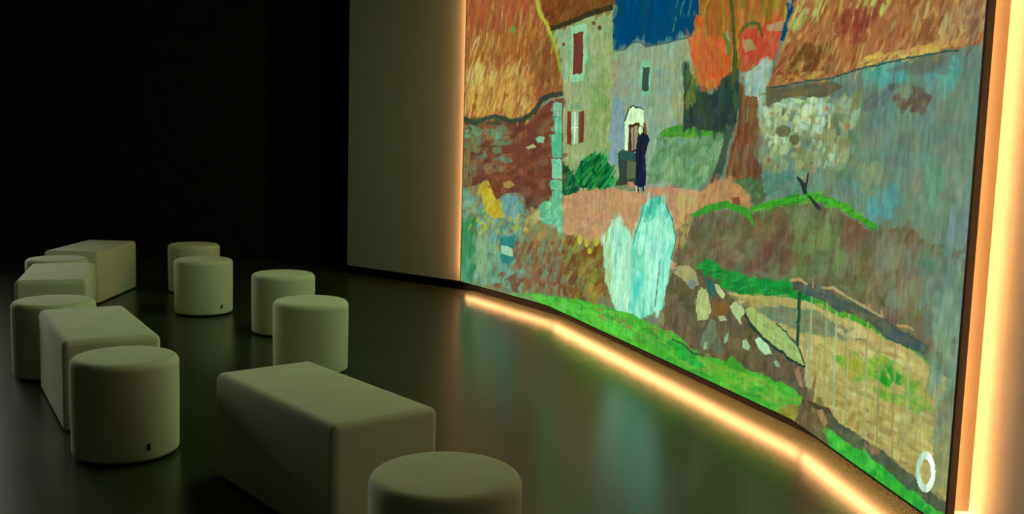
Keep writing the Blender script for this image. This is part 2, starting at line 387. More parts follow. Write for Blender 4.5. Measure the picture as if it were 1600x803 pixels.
('d',620,[30,45],[-55,2],50,[(110,72,56),(90,100,62),(120,106,80),(86,76,50),(104,114,80),(128,108,84),(96,90,66),(84,84,56)],[3710,600,3721,815,3756,945,3895,1031,4110,1083,4416,1042,4653,1099,4921,1161,5191,1165,5454,1121,5663,1074,5841,1110,5961,1115,6081,1074,6215,1031,6379,975,6379,712,6136,694,5511,742,4914,721,4389,677,3969,673]),
('d',50,[15,44],[-38,2],55,[(104,66,50),(112,84,62),(90,76,50)],[4537,1068,4818,1136,4984,1116,4952,867,4589,856]),
('d',70,[13,51],[-46,-1],55,[(104,120,76),(92,112,70),(116,128,84),(86,96,60)],[4873,1124,5260,1149,5426,896,4958,806]),
('d',90,[15,42],[-37,0],55,[(122,116,94),(130,110,90),(104,118,104),(114,124,104),(120,92,78)],[5745,1066,6172,1037,6310,920,5885,805,5718,882]),
('d',60,[8,46],[-29,-2],60,[(106,122,116),(98,114,108),(114,130,124)],[6044,1023,6352,1036,6354,751,6127,751]),
('d',10,[8,18],[-17,1],60,[(124,84,76),(110,90,84)],[6250,1069,6346,1075,6344,1013,6259,1003]),
('d',12,[27,17],[-15,7],60,[(76,116,98),(84,110,98)],[6021,1020,6175,1019,6174,969,6052,964]),
('p',(180,120,76),[3900,1061,3952,1146,4076,1210,4239,1235,4386,1210,4467,1160,4504,1095,4281,1094,4077,1059]),
('d',70,[24,26],[-27,6],60,[(192,132,86),(162,100,66),(176,128,90),(186,140,90),(150,110,76)],[3900,1061,3952,1146,4076,1210,4239,1235,4386,1210,4467,1160,4504,1095,4281,1094,4077,1059]),
('p',(128,68,52),[4302,1144,4379,1155,4397,1102,4320,1097]),
('p',(70,96,60),[4306,1234,4469,1261,4582,1219,4630,1150,4522,1103,4464,1180]),
('d',30,[28,18],[-14,6],65,[(60,84,50),(86,110,70),(90,80,60)],[4306,1234,4469,1261,4582,1219,4630,1150,4522,1103,4464,1180]),
('p',(52,136,40),[3871,997,4057,1046,4216,1079,4365,1071,4470,1043,4520,1007,4542,1014,4510,1065,4393,1110,4210,1121,4025,1081,3849,1015]),
('p',(54,142,34),[4492,1078,4660,1108,4875,1152,5080,1176,5309,1158,5498,1123,5690,1090,5705,1105,5525,1148,5334,1188,5083,1212,4862,1182,4641,1142,4480,1097]),
('d',70,[40,6],[-3,6],75,[(74,170,44),(40,122,32),(60,150,30),(90,160,50)],[4487,1081,4866,1192,5113,1219,5383,1182,5685,1107,5689,1081,5327,1139,5050,1163,4654,1093]),
('p',(44,50,46),[4980,1189,5017,1191,5138,1150,5155,1128,5098,1136]),
('d',14,[16,26],[-22,2],70,[(172,152,84),(150,130,76)],[3755,952,3876,1000,3826,875,3758,761]),
('p',(20,126,46),[3950,716,4020,761,4119,784,4282,747,4511,732,4910,765,5215,776,5328,700,4919,681,4394,633,4176,647]),
('d',140,[47,11],[-5,11],65,[(30,146,56),(20,106,46),(16,134,50),(40,150,60),(30,110,40)],[3950,716,4020,761,4119,784,4282,747,4511,732,4910,765,5215,776,5328,700,4919,681,4394,633,4176,647]),
('p',(70,140,42),[5116,731,5448,749,5633,709,6001,677,6196,634,6101,626,5641,657,5199,654]),
('d',50,[36,1],[4,8],65,[(60,126,40),(90,150,46),(50,140,40)],[5116,731,5448,749,5633,709,6001,677,6196,634,6101,626,5641,657,5199,654]),
('p',(170,150,90),[4316,621,4918,690,5229,686,5637,683,6003,666,6232,621,6354,617,6517,4,6211,-136,5415,123,5133,237,5060,420,4591,549]),
('d',620,[65,3],[8,13],60,[(186,166,102),(152,132,76),(190,176,116),(142,126,76),(176,146,96),(160,146,84),(182,160,92)],[4316,621,4918,690,5229,686,5637,683,6003,666,6232,621,6354,617,6517,4,6211,-136,5415,123,5133,237,5060,420,4591,549]),
('p',(116,120,90),[4575,583,4815,626,5127,657,5463,650,5645,625,5345,582,4997,538,4738,554]),
('d',70,[77,5],[6,13],60,[(106,114,86),(126,126,94),(116,106,80),(100,120,96)],[4575,583,4815,626,5127,657,5463,650,5645,625,5345,582,4997,538,4738,554]),
('d',60,[43,-1],[7,10],65,[(190,160,100),(176,140,90),(196,180,130)],[5269,643,5695,667,6097,650,6063,569,5600,540]),
('d',110,[44,-2],[11,14],65,[(110,152,42),(90,146,46),(140,160,50),(70,140,40),(150,150,60)],[5389,507,5707,585,6013,594,6178,550,6170,453,5939,438,5555,446]),
('d',14,[31,-1],[9,11],75,[(26,136,40),(30,126,36)],[5796,536,5920,565,5927,521,5818,494]),
('d',14,[26,-13],[19,10],70,[(176,164,50),(160,150,56)],[5483,514,5658,539,5668,474,5506,449]),
('d',90,[36,1],[10,13],60,[(182,166,106),(150,126,70),(166,146,86),(136,110,60)],[5385,319,5848,362,6151,279,6070,202,5590,206]),
('d',90,[5,46],[-24,-3],60,[(112,136,126),(100,128,118),(126,140,120),(104,124,96)],[6136,870,6326,945,6358,528,6253,476,6159,592]),
('d',70,[4,35],[-24,-6],60,[(134,126,92),(116,120,90),(124,134,100),(110,110,80)],[6210,534,6338,590,6367,190,6230,186]),
('p',(146,156,124),[5100,728,5133,176,5151,180,5118,731]),
('p',(150,150,104),[5268,731,5289,323,5306,327,5285,733]),
('p',(152,172,130),[5371,702,5398,264,5414,268,5387,704]),
('p',(154,152,104),[5493,728,5522,242,5538,246,5508,731]),
('p',(150,150,104),[5664,715,5699,211,5713,215,5678,717]),
('p',(140,136,90),[5776,699,5809,219,5822,223,5789,701]),
('p',(150,130,84),[5895,696,5934,220,5947,224,5907,698]),
('p',(150,150,110),[6000,677,6032,289,6044,293,6012,680]),
('p',(32,66,52),[4953,728,4958,587,4962,446,4998,453,4992,593,4986,732]),
('p',(70,78,72),[4894,738,5037,723,5230,726,5383,701,5552,721,5726,694,5890,673,6104,665,6133,710,5931,725,5779,746,5587,772,5419,757,5276,777,5072,780,4907,770]),
('d',70,[40,-4],[10,11],70,[(60,74,84),(84,84,70),(70,90,96),(100,96,76)],[4910,768,5250,772,5568,757,5898,719,6114,689,5903,682,5573,720,5256,729]),
('p',(178,132,94),[4879,764,4948,778,5046,771,5056,780,4952,794,4875,776]),
('p',(170,140,100),[5209,776,5322,792,5424,779,5437,791,5330,809,5206,785]),
('p',(150,140,104),[5426,781,5618,760,5787,743,5796,753,5630,773,5434,789]),
('p',(172,134,86),[5904,734,5960,737,6027,738,6031,745,5965,750,5906,742]),
('p',(176,120,90),[5105,795,5109,766,5127,768,5122,798]),
('p',(170,126,90),[5660,783,5676,753,5689,757,5673,786]),
('p',(170,126,90),[5770,775,5785,746,5798,750,5783,778]),
('p',(95,80,56),[3521,270,3576,421,3611,586,3671,657,3764,708,3890,701,4001,655,4100,691,4202,661,4344,604,4504,554,4655,513,4786,475,5033,399,5099,268,5140,193,4948,140,4624,224,4304,202,4093,191,3861,218]),
('d',240,[14,37],[-33,-1],60,[(80,70,50),(112,92,66),(72,66,46),(104,80,58),(90,90,66),(120,96,70)],[3521,270,3576,421,3611,586,3671,657,3764,708,3890,701,4001,655,4100,691,4202,661,4344,604,4504,554,4655,513,4786,475,5033,399,5099,268,5140,193,4948,140,4624,224,4304,202,4093,191,3861,218]),
('p',(152,142,102),[3672,645,3748,706,3858,715,3961,687,3989,624,3933,586,3837,610,3739,635]),
('p',(112,122,120),[3967,621,3963,609,3950,598,3929,590,3905,586,3884,588,3868,595,3861,606,3865,618,3879,629,3900,637,3924,640,3946,638,3961,631]),
('p',(166,170,116),[3966,485,3994,580,4035,616,4096,588,4141,500,4111,443,3995,423]),
('d',14,[6,27],[-22,-2],60,[(180,184,130),(150,160,110),(136,140,100)],[3973,562,4081,593,4129,476,3993,437]),
('p',(46,88,86),[4058,678,4174,661,4191,631,4156,561,4080,607]),
('p',(172,182,130),[4168,653,4217,649,4290,607,4265,581,4194,610]),
('p',(172,182,128),[4336,554,4398,588,4464,575,4499,539,4458,512,4461,474,4393,507]),
('p',(122,78,40),[4143,551,4308,563,4327,510,4179,477]),
('p',(166,166,120),[4221,477,4288,493,4317,473,4251,450]),
('p',(104,110,88),[4040,274,4062,345,4139,452,4196,444,4224,377,4195,320,4115,263]),
('p',(92,100,84),[4170,286,4247,359,4293,308,4271,263]),
('p',(140,156,120),[4082,297,4123,320,4121,268,4086,261]),
('p',(152,178,142),[4483,392,4519,409,4566,374,4550,350,4492,359]),
('p',(166,200,162),[4598,421,4638,443,4723,420,4762,378,4706,363,4644,384]),
('p',(130,160,130),[4777,345,4810,356,4846,331,4808,320]),
('p',(140,166,140),[4301,370,4337,412,4342,364,4311,336]),
('p',(120,120,84),[3498,326,3578,397,3601,345,3572,291]),
('p',(152,166,98),[4498,546,4539,577,4601,570,4797,532,4976,471,5080,388,4960,389,4733,435,4598,482]),
('d',40,[40,-10],[8,8],65,[(170,186,116),(136,150,80),(150,180,120),(160,170,100)],[4528,558,4799,520,4994,453,5017,405,4749,451]),
('p',(34,54,52),[4486,528,4576,466,4727,422,4923,378,5077,377,5086,387,4933,391,4740,435,4597,481,4501,536]),
('p',(60,80,60),[4776,536,4933,485,5073,391,5086,396,4945,493,4783,542]),
('p',(150,110,84),[4966,336,5006,377,5061,321,5082,277,5037,278]),
('p',(122,110,78),[-293,990,278,1029,455,1066,667,946,906,981,1140,919,1344,857,1614,773,1847,712,2153,702,2599,701,2707,504,2843,232,2143,134,1170,25,-242,-132]),
('d',420,[16,38],[-43,2],55,[(126,120,80),(110,130,100),(140,110,70),(100,120,90),(130,130,84)],[-293,990,278,1029,455,1066,667,946,906,981,1140,919,1344,857,1614,773,1847,712,2153,702,2599,701,2707,504,2843,232,2143,134,1170,25,-242,-132]),
('d',280,[25,40],[-49,4],70,[(92,142,134),(104,152,152),(72,132,104),(84,150,140),(120,160,140),(76,120,116),(110,150,120)],[22,945,584,803,1082,675,1110,182,38,95]),
('d',60,[7,79],[-50,-4],65,[(44,112,72),(60,124,84),(80,140,104),(52,120,80)],[10,672,259,692,287,128,12,92]),
('d',30,[7,77],[-48,-4],55,[(140,166,130),(120,150,116),(130,150,110)],[242,542,502,595,560,164,287,128]),
('p',(182,150,34),[316,996,408,1058,501,1074,619,1000,715,892,766,760,587,746,469,795]),
('d',40,[13,28],[-28,2],65,[(196,164,40),(170,140,30),(190,170,70),(160,140,50)],[316,996,408,1058,501,1074,619,1000,715,892,766,760,587,746,469,795]),
('p',(92,136,144),[714,914,821,966,971,963,1079,904,1149,768,1048,716,877,735,766,760]),
('d',34,[15,33],[-31,2],60,[(104,146,160),(84,128,130),(120,150,150)],[714,914,821,966,971,963,1079,904,1149,768,1048,716,877,735,766,760]),
('p',(44,120,118),[710,574,990,633,1001,435,898,356,766,363]),
('p',(152,186,158),[746,515,867,516,976,493,947,435,750,441]),
('d',26,[24,24],[-35,7],80,[(176,156,44),(186,166,60),(160,150,50),(150,90,50)],[141,832,1176,818,1157,627,153,593]),
('d',46,[31,35],[-38,8],70,[(140,120,64),(160,110,60),(120,130,90),(170,120,74),(110,140,110)],[1129,761,1672,778,1892,672,1696,524,1160,573]),
('d',170,[21,38],[-42,3],72,[(126,66,46),(142,86,56),(112,120,86),(120,76,50),(100,130,110),(150,100,70),(116,60,40)],[952,552,1825,650,2064,270,953,133]),
('d',190,[33,40],[-52,1],72,[(120,76,30),(112,96,32),(142,126,52),(102,60,30),(130,90,40),(110,120,80),(116,60,38)],[1849,692,2576,694,2725,325,2001,235]),
('d',20,[70,23],[-16,19],75,[(130,66,46),(120,70,50),(100,150,130)],[636,244,1102,320,1077,200,676,145]),
('p',(188,170,56),[2216,709,2212,692,2200,677,2180,667,2158,665,2137,670,2121,682,2115,699,2118,716,2131,731,2151,740,2173,742,2194,737,2209,725]),
('p',(180,164,50),[2353,694,2349,679,2337,666,2318,658,2297,656,2276,660,2262,670,2255,684,2259,699,2271,712,2290,720,2312,722,2332,718,2347,707]),
('p',(170,160,60),[2528,721,2525,707,2513,694,2495,686,2474,684,2455,688,2441,698,2435,712,2438,726,2450,739,2468,747,2489,749,2508,744,2522,734]),
('p',(180,160,50),[2418,644,2414,634,2402,624,2383,617,2362,615,2342,617,2328,624,2322,634,2326,644,2338,654,2357,661,2379,663,2398,660,2412,654]),
('d',20,[46,49],[-39,2],65,[(150,146,60),(130,120,50),(160,120,60)],[2172,506,2378,555,2614,308,2321,261]),
('p',(110,56,42),[-321,1604,367,1622,873,1596,1257,1666,1463,1755,1718,1777,1791,864,1644,766,1383,849,1184,857,1095,981,906,992,755,962,647,910,477,1084,278,1029,-290,928]),
('d',330,[75,13],[-14,23],62,[(130,70,46),(96,46,36),(120,86,56),(104,60,42),(140,84,52),(90,50,36),(120,60,44),(112,76,60)],[-321,1604,367,1622,873,1596,1257,1666,1463,1755,1718,1777,1791,864,1644,766,1383,849,1184,857,1095,981,906,992,755,962,647,910,477,1084,278,1029,-290,928]),
('d',70,[75,15],[-17,21],68,[(100,112,86),(120,100,70),(84,134,110),(136,90,56),(110,90,70),(140,110,60)],[29,1590,874,1569,789,1154,54,1066]),
('d',36,[7,71],[-43,0],60,[(118,104,62),(104,92,56),(126,110,60),(110,120,80)],[-33,1572,291,1484,265,1046,-7,1034]),
('d',9,[68,12],[-20,25],70,[(84,140,112),(96,150,120)],[42,1572,287,1571,293,1455,48,1454]),
('d',6,[66,6],[-9,22],75,[(88,140,112)],[478,1508,659,1519,685,1441,482,1439]),
('p',(124,174,138),[1260,1456,1317,1478,1395,1468,1388,1421,1291,1420]),
('p',(176,160,116),[1114,1380,1232,1414,1274,1383,1155,1365]),
('p',(156,120,56),[750,1063,879,1096,945,1050,861,1023,763,1024]),
('d',12,[33,34],[-35,8],65,[(96,70,60),(80,50,44)],[1097,949,1335,1016,1375,833,1205,847]),
('d',12,[37,20],[-20,11],70,[(180,170,110),(170,150,70)],[1172,899,1421,863,1426,784,1210,767]),
('p',(122,166,140),[1502,1734,1552,1743,1694,1738,1711,1628,1518,1632]),
('p',(116,184,154),[1535,1616,1591,1625,1705,1623,1723,1498,1560,1499]),
('p',(76,166,126),[1498,1484,1546,1494,1717,1493,1741,1309,1520,1304]),
('p',(122,188,158),[1510,1284,1565,1295,1735,1298,1757,1144,1536,1135]),
('p',(96,174,140),[1492,1112,1537,1125,1751,1133,1766,1054,1506,1040]),
('p',(90,166,132),[1532,1026,1589,1039,1759,1048,1777,938,1556,924]),
('d',40,[9,23],[-43,2],60,[(140,196,166),(90,170,134),(110,180,150),(70,150,120)],[1483,1745,1694,1738,1770,938,1541,923]),
('p',(98,168,134),[1341,899,1436,948,1599,937,1783,949,1806,698,1644,766,1388,776]),
('d',40,[38,27],[-39,6],65,[(120,186,150),(86,160,124),(140,196,164),(76,154,120)],[1341,899,1436,948,1599,937,1783,949,1806,698,1644,766,1388,776]),
('p',(158,92,46),[-737,10650,767,9459,1204,2582,1329,2431,1481,2241,1640,2009,1712,1837,1546,1804,1386,1788,1273,1739,1238,1667,1100,1621,925,1606,762,1646,562,1654,392,1611,286,1594,151,1624,-324,1653]),
('d',1500,[20,68],[-18,2],52,[(150,66,40),(172,76,46),(190,150,70),(180,120,52),(122,66,32),(196,160,80),(160,84,44),(140,80,36)],[-737,10650,767,9459,1204,2582,1329,2431,1481,2241,1640,2009,1712,1837,1546,1804,1386,1788,1273,1739,1238,1667,1100,1621,925,1606,762,1646,562,1654,392,1611,286,1594,151,1624,-324,1653]),
('d',330,[13,80],[-28,4],60,[(160,66,46),(152,74,46),(168,76,50),(136,64,38),(164,96,54)],[-117,3308,1194,3093,1281,2421,-76,2461]),
('d',300,[29,64],[-19,3],68,[(196,156,76),(206,170,88),(184,130,56),(200,150,64),(160,90,44)],[-58,2077,1155,2068,1200,1625,-36,1638]),
('d',130,[22,64],[-19,3],68,[(124,70,36),(110,60,30),(146,80,40),(130,90,44)],[1120,2332,1493,2200,1697,1847,1291,1760,1181,1962]),
('d',20,[42,57],[-17,4],75,[(200,170,110),(180,160,80)],[127,2357,272,2346,366,1885,199,1891]),
('p',(110,130,50),[893,2372,889,2358,878,2348,862,2343,843,2345,826,2352,813,2365,808,2379,812,2393,823,2403,839,2408,858,2406,876,2398,888,2386]),
('p',(176,164,44),[1146,2741,1219,2504,1355,2357,1470,2208,1614,1998,1668,2000,1514,2212,1406,2364,1275,2507,1185,2740]),
('p',(120,150,40),[1404,2296,1500,2167,1637,1978,1677,1979,1532,2169,1421,2298]),
('d',12,[61,10],[-9,12],75,[(176,74,40),(160,80,40)],[1287,1827,1541,1854,1684,1838,1367,1789]),
('p',(54,62,48),[-101,1619,212,1563,405,1603,583,1632,834,1580,1043,1588,1266,1662,1363,1753,1456,1780,1726,1792,1703,1832,1427,1824,1296,1785,1208,1692,1015,1623,846,1623,586,1665,377,1641,215,1615,-74,1658]),
('d',24,[64,5],[-6,14],65,[(44,60,56),(70,64,44),(60,80,66)],[-36,1626,425,1645,871,1618,1228,1667,1230,1625,874,1574,191,1566]),
('p',(150,206,182),[2582,754,2657,797,2717,857,2842,894,2959,868,3056,809,3119,772,3145,605,3113,430,3163,327,2968,258,2802,320,2689,465]),
('d',110,[4,62],[-31,-3],62,[(178,226,206),(132,190,168),(160,214,196),(190,232,214),(140,200,190),(150,190,150)],[2582,754,2657,797,2717,857,2842,894,2959,868,3056,809,3119,772,3145,605,3113,430,3163,327,2968,258,2802,320,2689,465]),
('d',22,[4,59],[-22,-2],60,[(150,170,100),(170,196,150)],[2571,753,2679,790,2811,339,2663,498]),
('p',(108,202,182),[3091,752,3155,894,3212,998,3316,1071,3421,1093,3530,1052,3624,961,3674,876,3661,750,3607,625,3560,410,3440,366,3335,322,3206,279,3085,305,3085,512,3112,644]),
('d',190,[3,62],[-27,-2],62,[(130,214,196),(96,194,174),(160,224,208),(84,186,166),(150,214,200),(176,230,214)],[3091,752,3155,894,3212,998,3316,1071,3421,1093,3530,1052,3624,961,3674,876,3661,750,3607,625,3560,410,3440,366,3335,322,3206,279,3085,305,3085,512,3112,644]),
('d',36,[10,36],[-22,0],70,[(56,176,156),(46,160,146),(80,194,172)],[3210,1011,3333,1080,3457,1087,3588,978,3454,947,3256,931]),
('d',60,[3,62],[-32,-3],55,[(176,230,214),(164,222,206),(150,216,200)],[3316,977,3493,990,3503,449,3232,406,3278,706]),
('d',10,[23,35],[-41,1],65,[(80,196,184)],[3085,512,3235,575,3264,474,3113,430]),
('p',(90,130,110),[3488,710,3463,565,3448,400,3462,402,3485,567,3501,711]),
('p',(60,120,110),[3521,1058,3624,956,3674,868,3639,728,3655,729,3691,869,3640,959,3537,1062]),
('p',(70,140,124),[3101,752,3173,903,3238,1007,3220,1009,3155,903,3081,752]),
('p',(64,158,42),[206,27,847,78,1325,169,1726,197,2196,251,2673,280,3096,298,3520,282,3741,284,3888,258,3939,222,4089,224,4367,248,4682,251,4942,254,5134,228,5194,-161,-204,-953]),
('d',620,[75,7],[6,15],68,[(80,180,54),(46,140,44),(104,158,48),(54,128,38),(92,184,62),(64,166,46),(44,150,58),(120,150,60)],[206,27,847,78,1325,169,1726,197,2196,251,2673,280,3096,298,3520,282,3741,284,3888,258,3939,222,4089,224,4367,248,4682,251,4942,254,5134,228,5194,-161,-204,-953]),
('d',60,[108,8],[9,18],70,[(84,192,58),(74,178,52),(98,192,72)],[1316,146,2197,241,3098,277,3063,118,2147,85,1467,83]),
('d',44,[77,5],[4,18],65,[(90,140,84),(110,150,90),(70,160,60),(120,130,80)],[77,88,846,100,1365,164,1320,81,737,62,78,51]),
('d',30,[72,5],[6,14],65,[(140,130,60),(120,170,60),(150,120,70),(60,120,40)],[2504,243,3520,282,3572,198,2626,180]),
('d',80,[59,5],[5,13],65,[(120,170,50),(100,150,44),(130,160,60),(60,150,40)],[3942,193,4684,231,4969,210,4922,133,4098,137]),
('d',26,[61,8],[4,16],65,[(30,160,60),(20,140,50),(36,130,40)],[3611,246,3978,216,4096,155,3788,144]),
('p',(60,76,50),[3693,239,3852,238,3950,205,4103,223,4105,231,3960,217,3864,250,3698,247]),
('p',(60,140,36),[4302,227,4389,289,4496,263,4562,230,4436,214]),
('p',(130,122,46),[4815,85,4940,164,5107,215,5163,138,4992,63]),
('d',24,[50,20],[-7,7],65,[(144,134,50),(116,110,40),(150,140,70)],[4815,85,4940,164,5107,215,5163,138,4992,63]),
('p',(96,80,52),[4963,48,5053,169,5095,292,5190,243,5369,250,5421,81,5231,-25]),
('d',50,[21,38],[-27,-3],65,[(110,90,58),(84,70,46),(124,100,70),(90,96,70)],[4963,48,5053,169,5095,292,5190,243,5369,250,5421,81,5231,-25]),
('p',(70,62,46),[5127,227,5238,221,5344,232,5389,234,5405,247,5368,261,5259,248,5140,241]),
('p',(150,116,84),[5237,220,5304,238,5364,196,5329,162]),
('p',(76,82,62),[5371,239,5587,227,5868,222,6117,199,6415,186,6424,121,6081,127,5600,141,5384,149]),
('d',80,[40,-2],[12,13],60,[(86,90,70),(66,74,56),(96,92,66),(70,86,70)],[5371,239,5587,227,5868,222,6117,199,6415,186,6424,121,6081,127,5600,141,5384,149]),
('d',10,[32,-8],[11,9],65,[(150,106,76),(140,110,76)],[5647,223,5788,225,5898,195,5823,170]),
('p',(46,156,46),[5375,164,5497,172,5609,158,5723,175,5888,160,6078,146,6321,142,6499,129,6531,-101,6034,-216,5430,-195]),
('d',150,[48,-2],[16,18],66,[(62,178,52),(32,138,44),(82,184,62),(28,150,58),(52,166,48)],[5375,164,5497,172,5609,158,5723,175,5888,160,6078,146,6321,142,6499,129,6531,-101,6034,-216,5430,-195]),
('r',(186,206,190),[6187,325,6178,323,6168,320,6159,315,6151,309,6143,301,6137,292,6131,282,6126,272,6123,261,6121,250,6120,238,6121,227,6123,217,6127,207,6132,198,6138,190,6145,184,6153,179,6161,175,6171,173,6180,173,6189,174,6199,177,6208,181,6199,208,6194,205,6189,204,6184,203,6178,204,6174,205,6169,207,6165,211,6161,215,6157,220,6155,225,6153,231,6151,238,6151,244,6151,251,6152,258,6154,264,6156,271,6159,276,6163,282,6167,286,6171,290,6176,293,6181,294,6186,295]),
('r',(236,250,242),[6208,181,6215,186,6221,191,6227,197,6232,204,6237,212,6241,220,6245,228,6247,236,6249,245,6250,254,6250,262,6249,271,6247,279,6245,287,6242,294,6238,301,6233,307,6228,312,6222,317,6216,321,6209,323,6202,325,6194,326,6187,325,6186,295,6190,296,6194,295,6198,294,6202,292,6205,290,6208,287,6211,284,6214,280,6216,276,6218,271,6219,266,6220,261,6221,256,6221,251,6221,245,6220,240,6218,235,6217,230,6214,225,6212,221,6209,217,6206,213,6202,210,6199,208])]


def lin(c):
    c = np.asarray(c, float) / 255.0
    return np.where(c <= 0.04045, c / 12.92, ((c + 0.055) / 1.055) ** 2.4)


def value_noise(rng, x, y, sx, sy):
    gx, gy = x / sx, y / sy
    gx, gy = gx - gx.min(), gy - gy.min()
    G = rng.random((int(gy.max()) + 3, int(gx.max()) + 3))
    ix, iy = gx.astype(int), gy.astype(int)
    fx, fy = gx - ix, gy - iy
    fx, fy = fx * fx * (3 - 2 * fx), fy * fy * (3 - 2 * fy)
    A = G[np.ix_(iy, ix)] * (1 - fx) + G[np.ix_(iy, ix + 1)] * fx
    B = G[np.ix_(iy + 1, ix)] * (1 - fx) + G[np.ix_(iy + 1, ix + 1)] * fx
    return A * (1 - fy[:, None]) + B * fy[:, None] - 0.5


def inside(px, py, poly):
    r = np.zeros(px.shape, bool)
    x0, y0 = poly[-1]
    for x1, y1 in poly:
        if y0 != y1:
            r ^= ((y1 > py) != (y0 > py)) & (px < (x0 - x1) * (py - y1) / (y0 - y1) + x1)
        x0, y0 = x1, y1
    return r


SEG = [math.dist(a, b) for a, b in zip(SCREEN, SCREEN[1:])]
CUM = [0.0, SEG[0], SEG[0] + SEG[1], sum(SEG)]
COLS = (170, 440, 250)
us = np.concatenate([np.linspace(CUM[i], CUM[i + 1], COLS[i], endpoint=(i == 2)) for i in range(3)])
vs = np.concatenate([np.arange(Z0, 2.0, 0.0031), np.arange(2.0, 2.8, 0.0055), np.linspace(2.8, Z1, 40)])


def paint():
    rng = np.random.default_rng(11)
    U, V = us * 1000.0, vs * 1000.0
    wu = value_noise(rng, U, V, 60, 60) * 16 + value_noise(rng, U, V, 18, 18) * 9
    wv = value_noise(rng, U, V, 60, 60) * 14 + value_noise(rng, U, V, 18, 18) * 8
    UU, VV = np.meshgrid(U, V)
    C = np.empty(UU.shape + (3,))
    C[:] = (110, 115, 100)

    def box(u0, u1, v0, v1):
        return np.searchsorted(U, u0), np.searchsorted(U, u1), np.searchsorted(V, v0), np.searchsorted(V, v1)

    for it in PICTURE:
        if it[0] in 'pr':
            pl = np.array(it[2], float).reshape(-1, 2)
            (u0, v0), (u1, v1) = pl.min(0), pl.max(0)
            i0, i1, j0, j1 = box(u0 - 20, u1 + 20, v0 - 20, v1 + 20)
            if i0 >= i1 or j0 >= j1:
                continue
            k = 1.0 if it[0] == 'p' else 0.0
            if it[0] == 'p' and (u1 - u0 < 90 or v1 - v0 < 90):
                k = 0.45
            mk = inside(UU[j0:j1, i0:i1] + k * wu[j0:j1, i0:i1], VV[j0:j1, i0:i1] + k * wv[j0:j1, i0:i1], pl)
            C[j0:j1, i0:i1][mk] = it[1]
        else:
            _, n, a, b, alpha, cols, pl = it
            pl = np.array(pl, float).reshape(-1, 2)
            lo, hi = pl.min(0), pl.max(0)
            hi = np.minimum(hi, (7000, 3350))
            full = np.prod(pl.max(0) - lo)
            pts = rng.uniform(lo, hi, (n * 6, 2))
            pts = pts[inside(pts[:, 0], pts[:, 1], pl)][:n]
            for (cu, cv) in pts:
                s, w, rot = math.exp(rng.normal(-0.1, 0.4)), math.exp(rng.normal(-0.1, 0.4)), rng.normal(0, 0.12)
                cr, sr = math.cos(rot), math.sin(rot)
                ax, ay = (a[0] * cr - a[1] * sr) * s, (a[0] * sr + a[1] * cr) * s
                bx, by = (b[0] * cr - b[1] * sr) * w, (b[0] * sr + b[1] * cr) * w
                det = ax * by - ay * bx
                if abs(det) < 1e-6:
                    continue
                eu, ev = math.hypot(ax, bx) + 2, math.hypot(ay, by) + 2
                i0, i1, j0, j1 = box(cu - eu, cu + eu, cv - ev, cv + ev)
                if i0 >= i1 or j0 >= j1:
                    continue
                du = UU[j0:j1, i0:i1] - cu + wu[j0:j1, i0:i1] * 0.5
                dv = VV[j0:j1, i0:i1] - cv + wv[j0:j1, i0:i1] * 0.5
                p = (du * by - dv * bx) / det
                q = (dv * ax - du * ay) / det
                r = p ** 4 + q * q
                al = np.clip((1 - r) * 2.2, 0, 1) * (alpha / 100.0) * (0.82 + 0.18 * np.sin(q * 9 + p * 1.5 + cu))
                col = np.array(cols[rng.integers(len(cols))]) + rng.normal(0, 4, 3)
                sub = C[j0:j1, i0:i1]
                sub += (col - sub) * al[..., None]
    tex = 1 + 0.14 * value_noise(rng, U, V, 14, 90) + 0.10 * value_noise(rng, U, V, 7, 30) + 0.08 * value_noise(rng, U, V, 25, 25)
    C *= tex[..., None]
    C += (value_noise(rng, U, V, 130, 130) * 10)[..., None] * np.array([1, 0.4, -0.8])
    C *= (0.94, 1.02, 0.93)
    C += (C @ (0.3, 0.59, 0.11))[..., None] * 0.08 - C * 0.08
    return lin(np.clip(C, 0, 255))


PIX = paint()
start = 0
for i in range(3):
    i0 = int(np.argmin(np.abs(us - CUM[i])))
    i1 = int(np.argmin(np.abs(us - CUM[i + 1])))
    a, b = np.array(SCREEN[i]), np.array(SCREEN[i + 1])
    e = (b - a) / SEG[i]
    uu = us[i0:i1 + 1] - CUM[i]
    nu, nv = len(uu), len(vs)
    co = np.empty((nv, nu, 3))
    co[..., 0] = a[0] + e[0] * uu + e[1] * 0.0015
    co[..., 1] = a[1] + e[1] * uu - e[0] * 0.0015
    co[..., 2] = np.clip(vs, Z0 + 0.002, Z1 - 0.002)[:, None]
    idx = np.arange(nu * nv).reshape(nv, nu)
    q = np.stack([idx[:-1, :-1], idx[:-1, 1:], idx[1:, 1:], idx[1:, :-1]], -1).reshape(-1, 4)
    me = bpy.data.meshes.new('display_panel')
    me.vertices.add(nu * nv)
    me.vertices.foreach_set('co', co.ravel())
    me.loops.add(q.size)
    me.loops.foreach_set('vertex_index', q.ravel().astype(np.int32))
    me.polygons.add(len(q))
    me.polygons.foreach_set('loop_start', (np.arange(len(q)) * 4).astype(np.int32))
    me.update(calc_edges=True)
    ca = me.color_attributes.new('picture', 'FLOAT_COLOR', 'POINT')
    rgba = np.ones((nv, nu, 4), np.float32)
    rgba[..., :3] = PIX[:, i0:i1 + 1]
    ca.data.foreach_set('color', rgba.ravel())
    link('display_panel', me, M_PICTURE, wall)


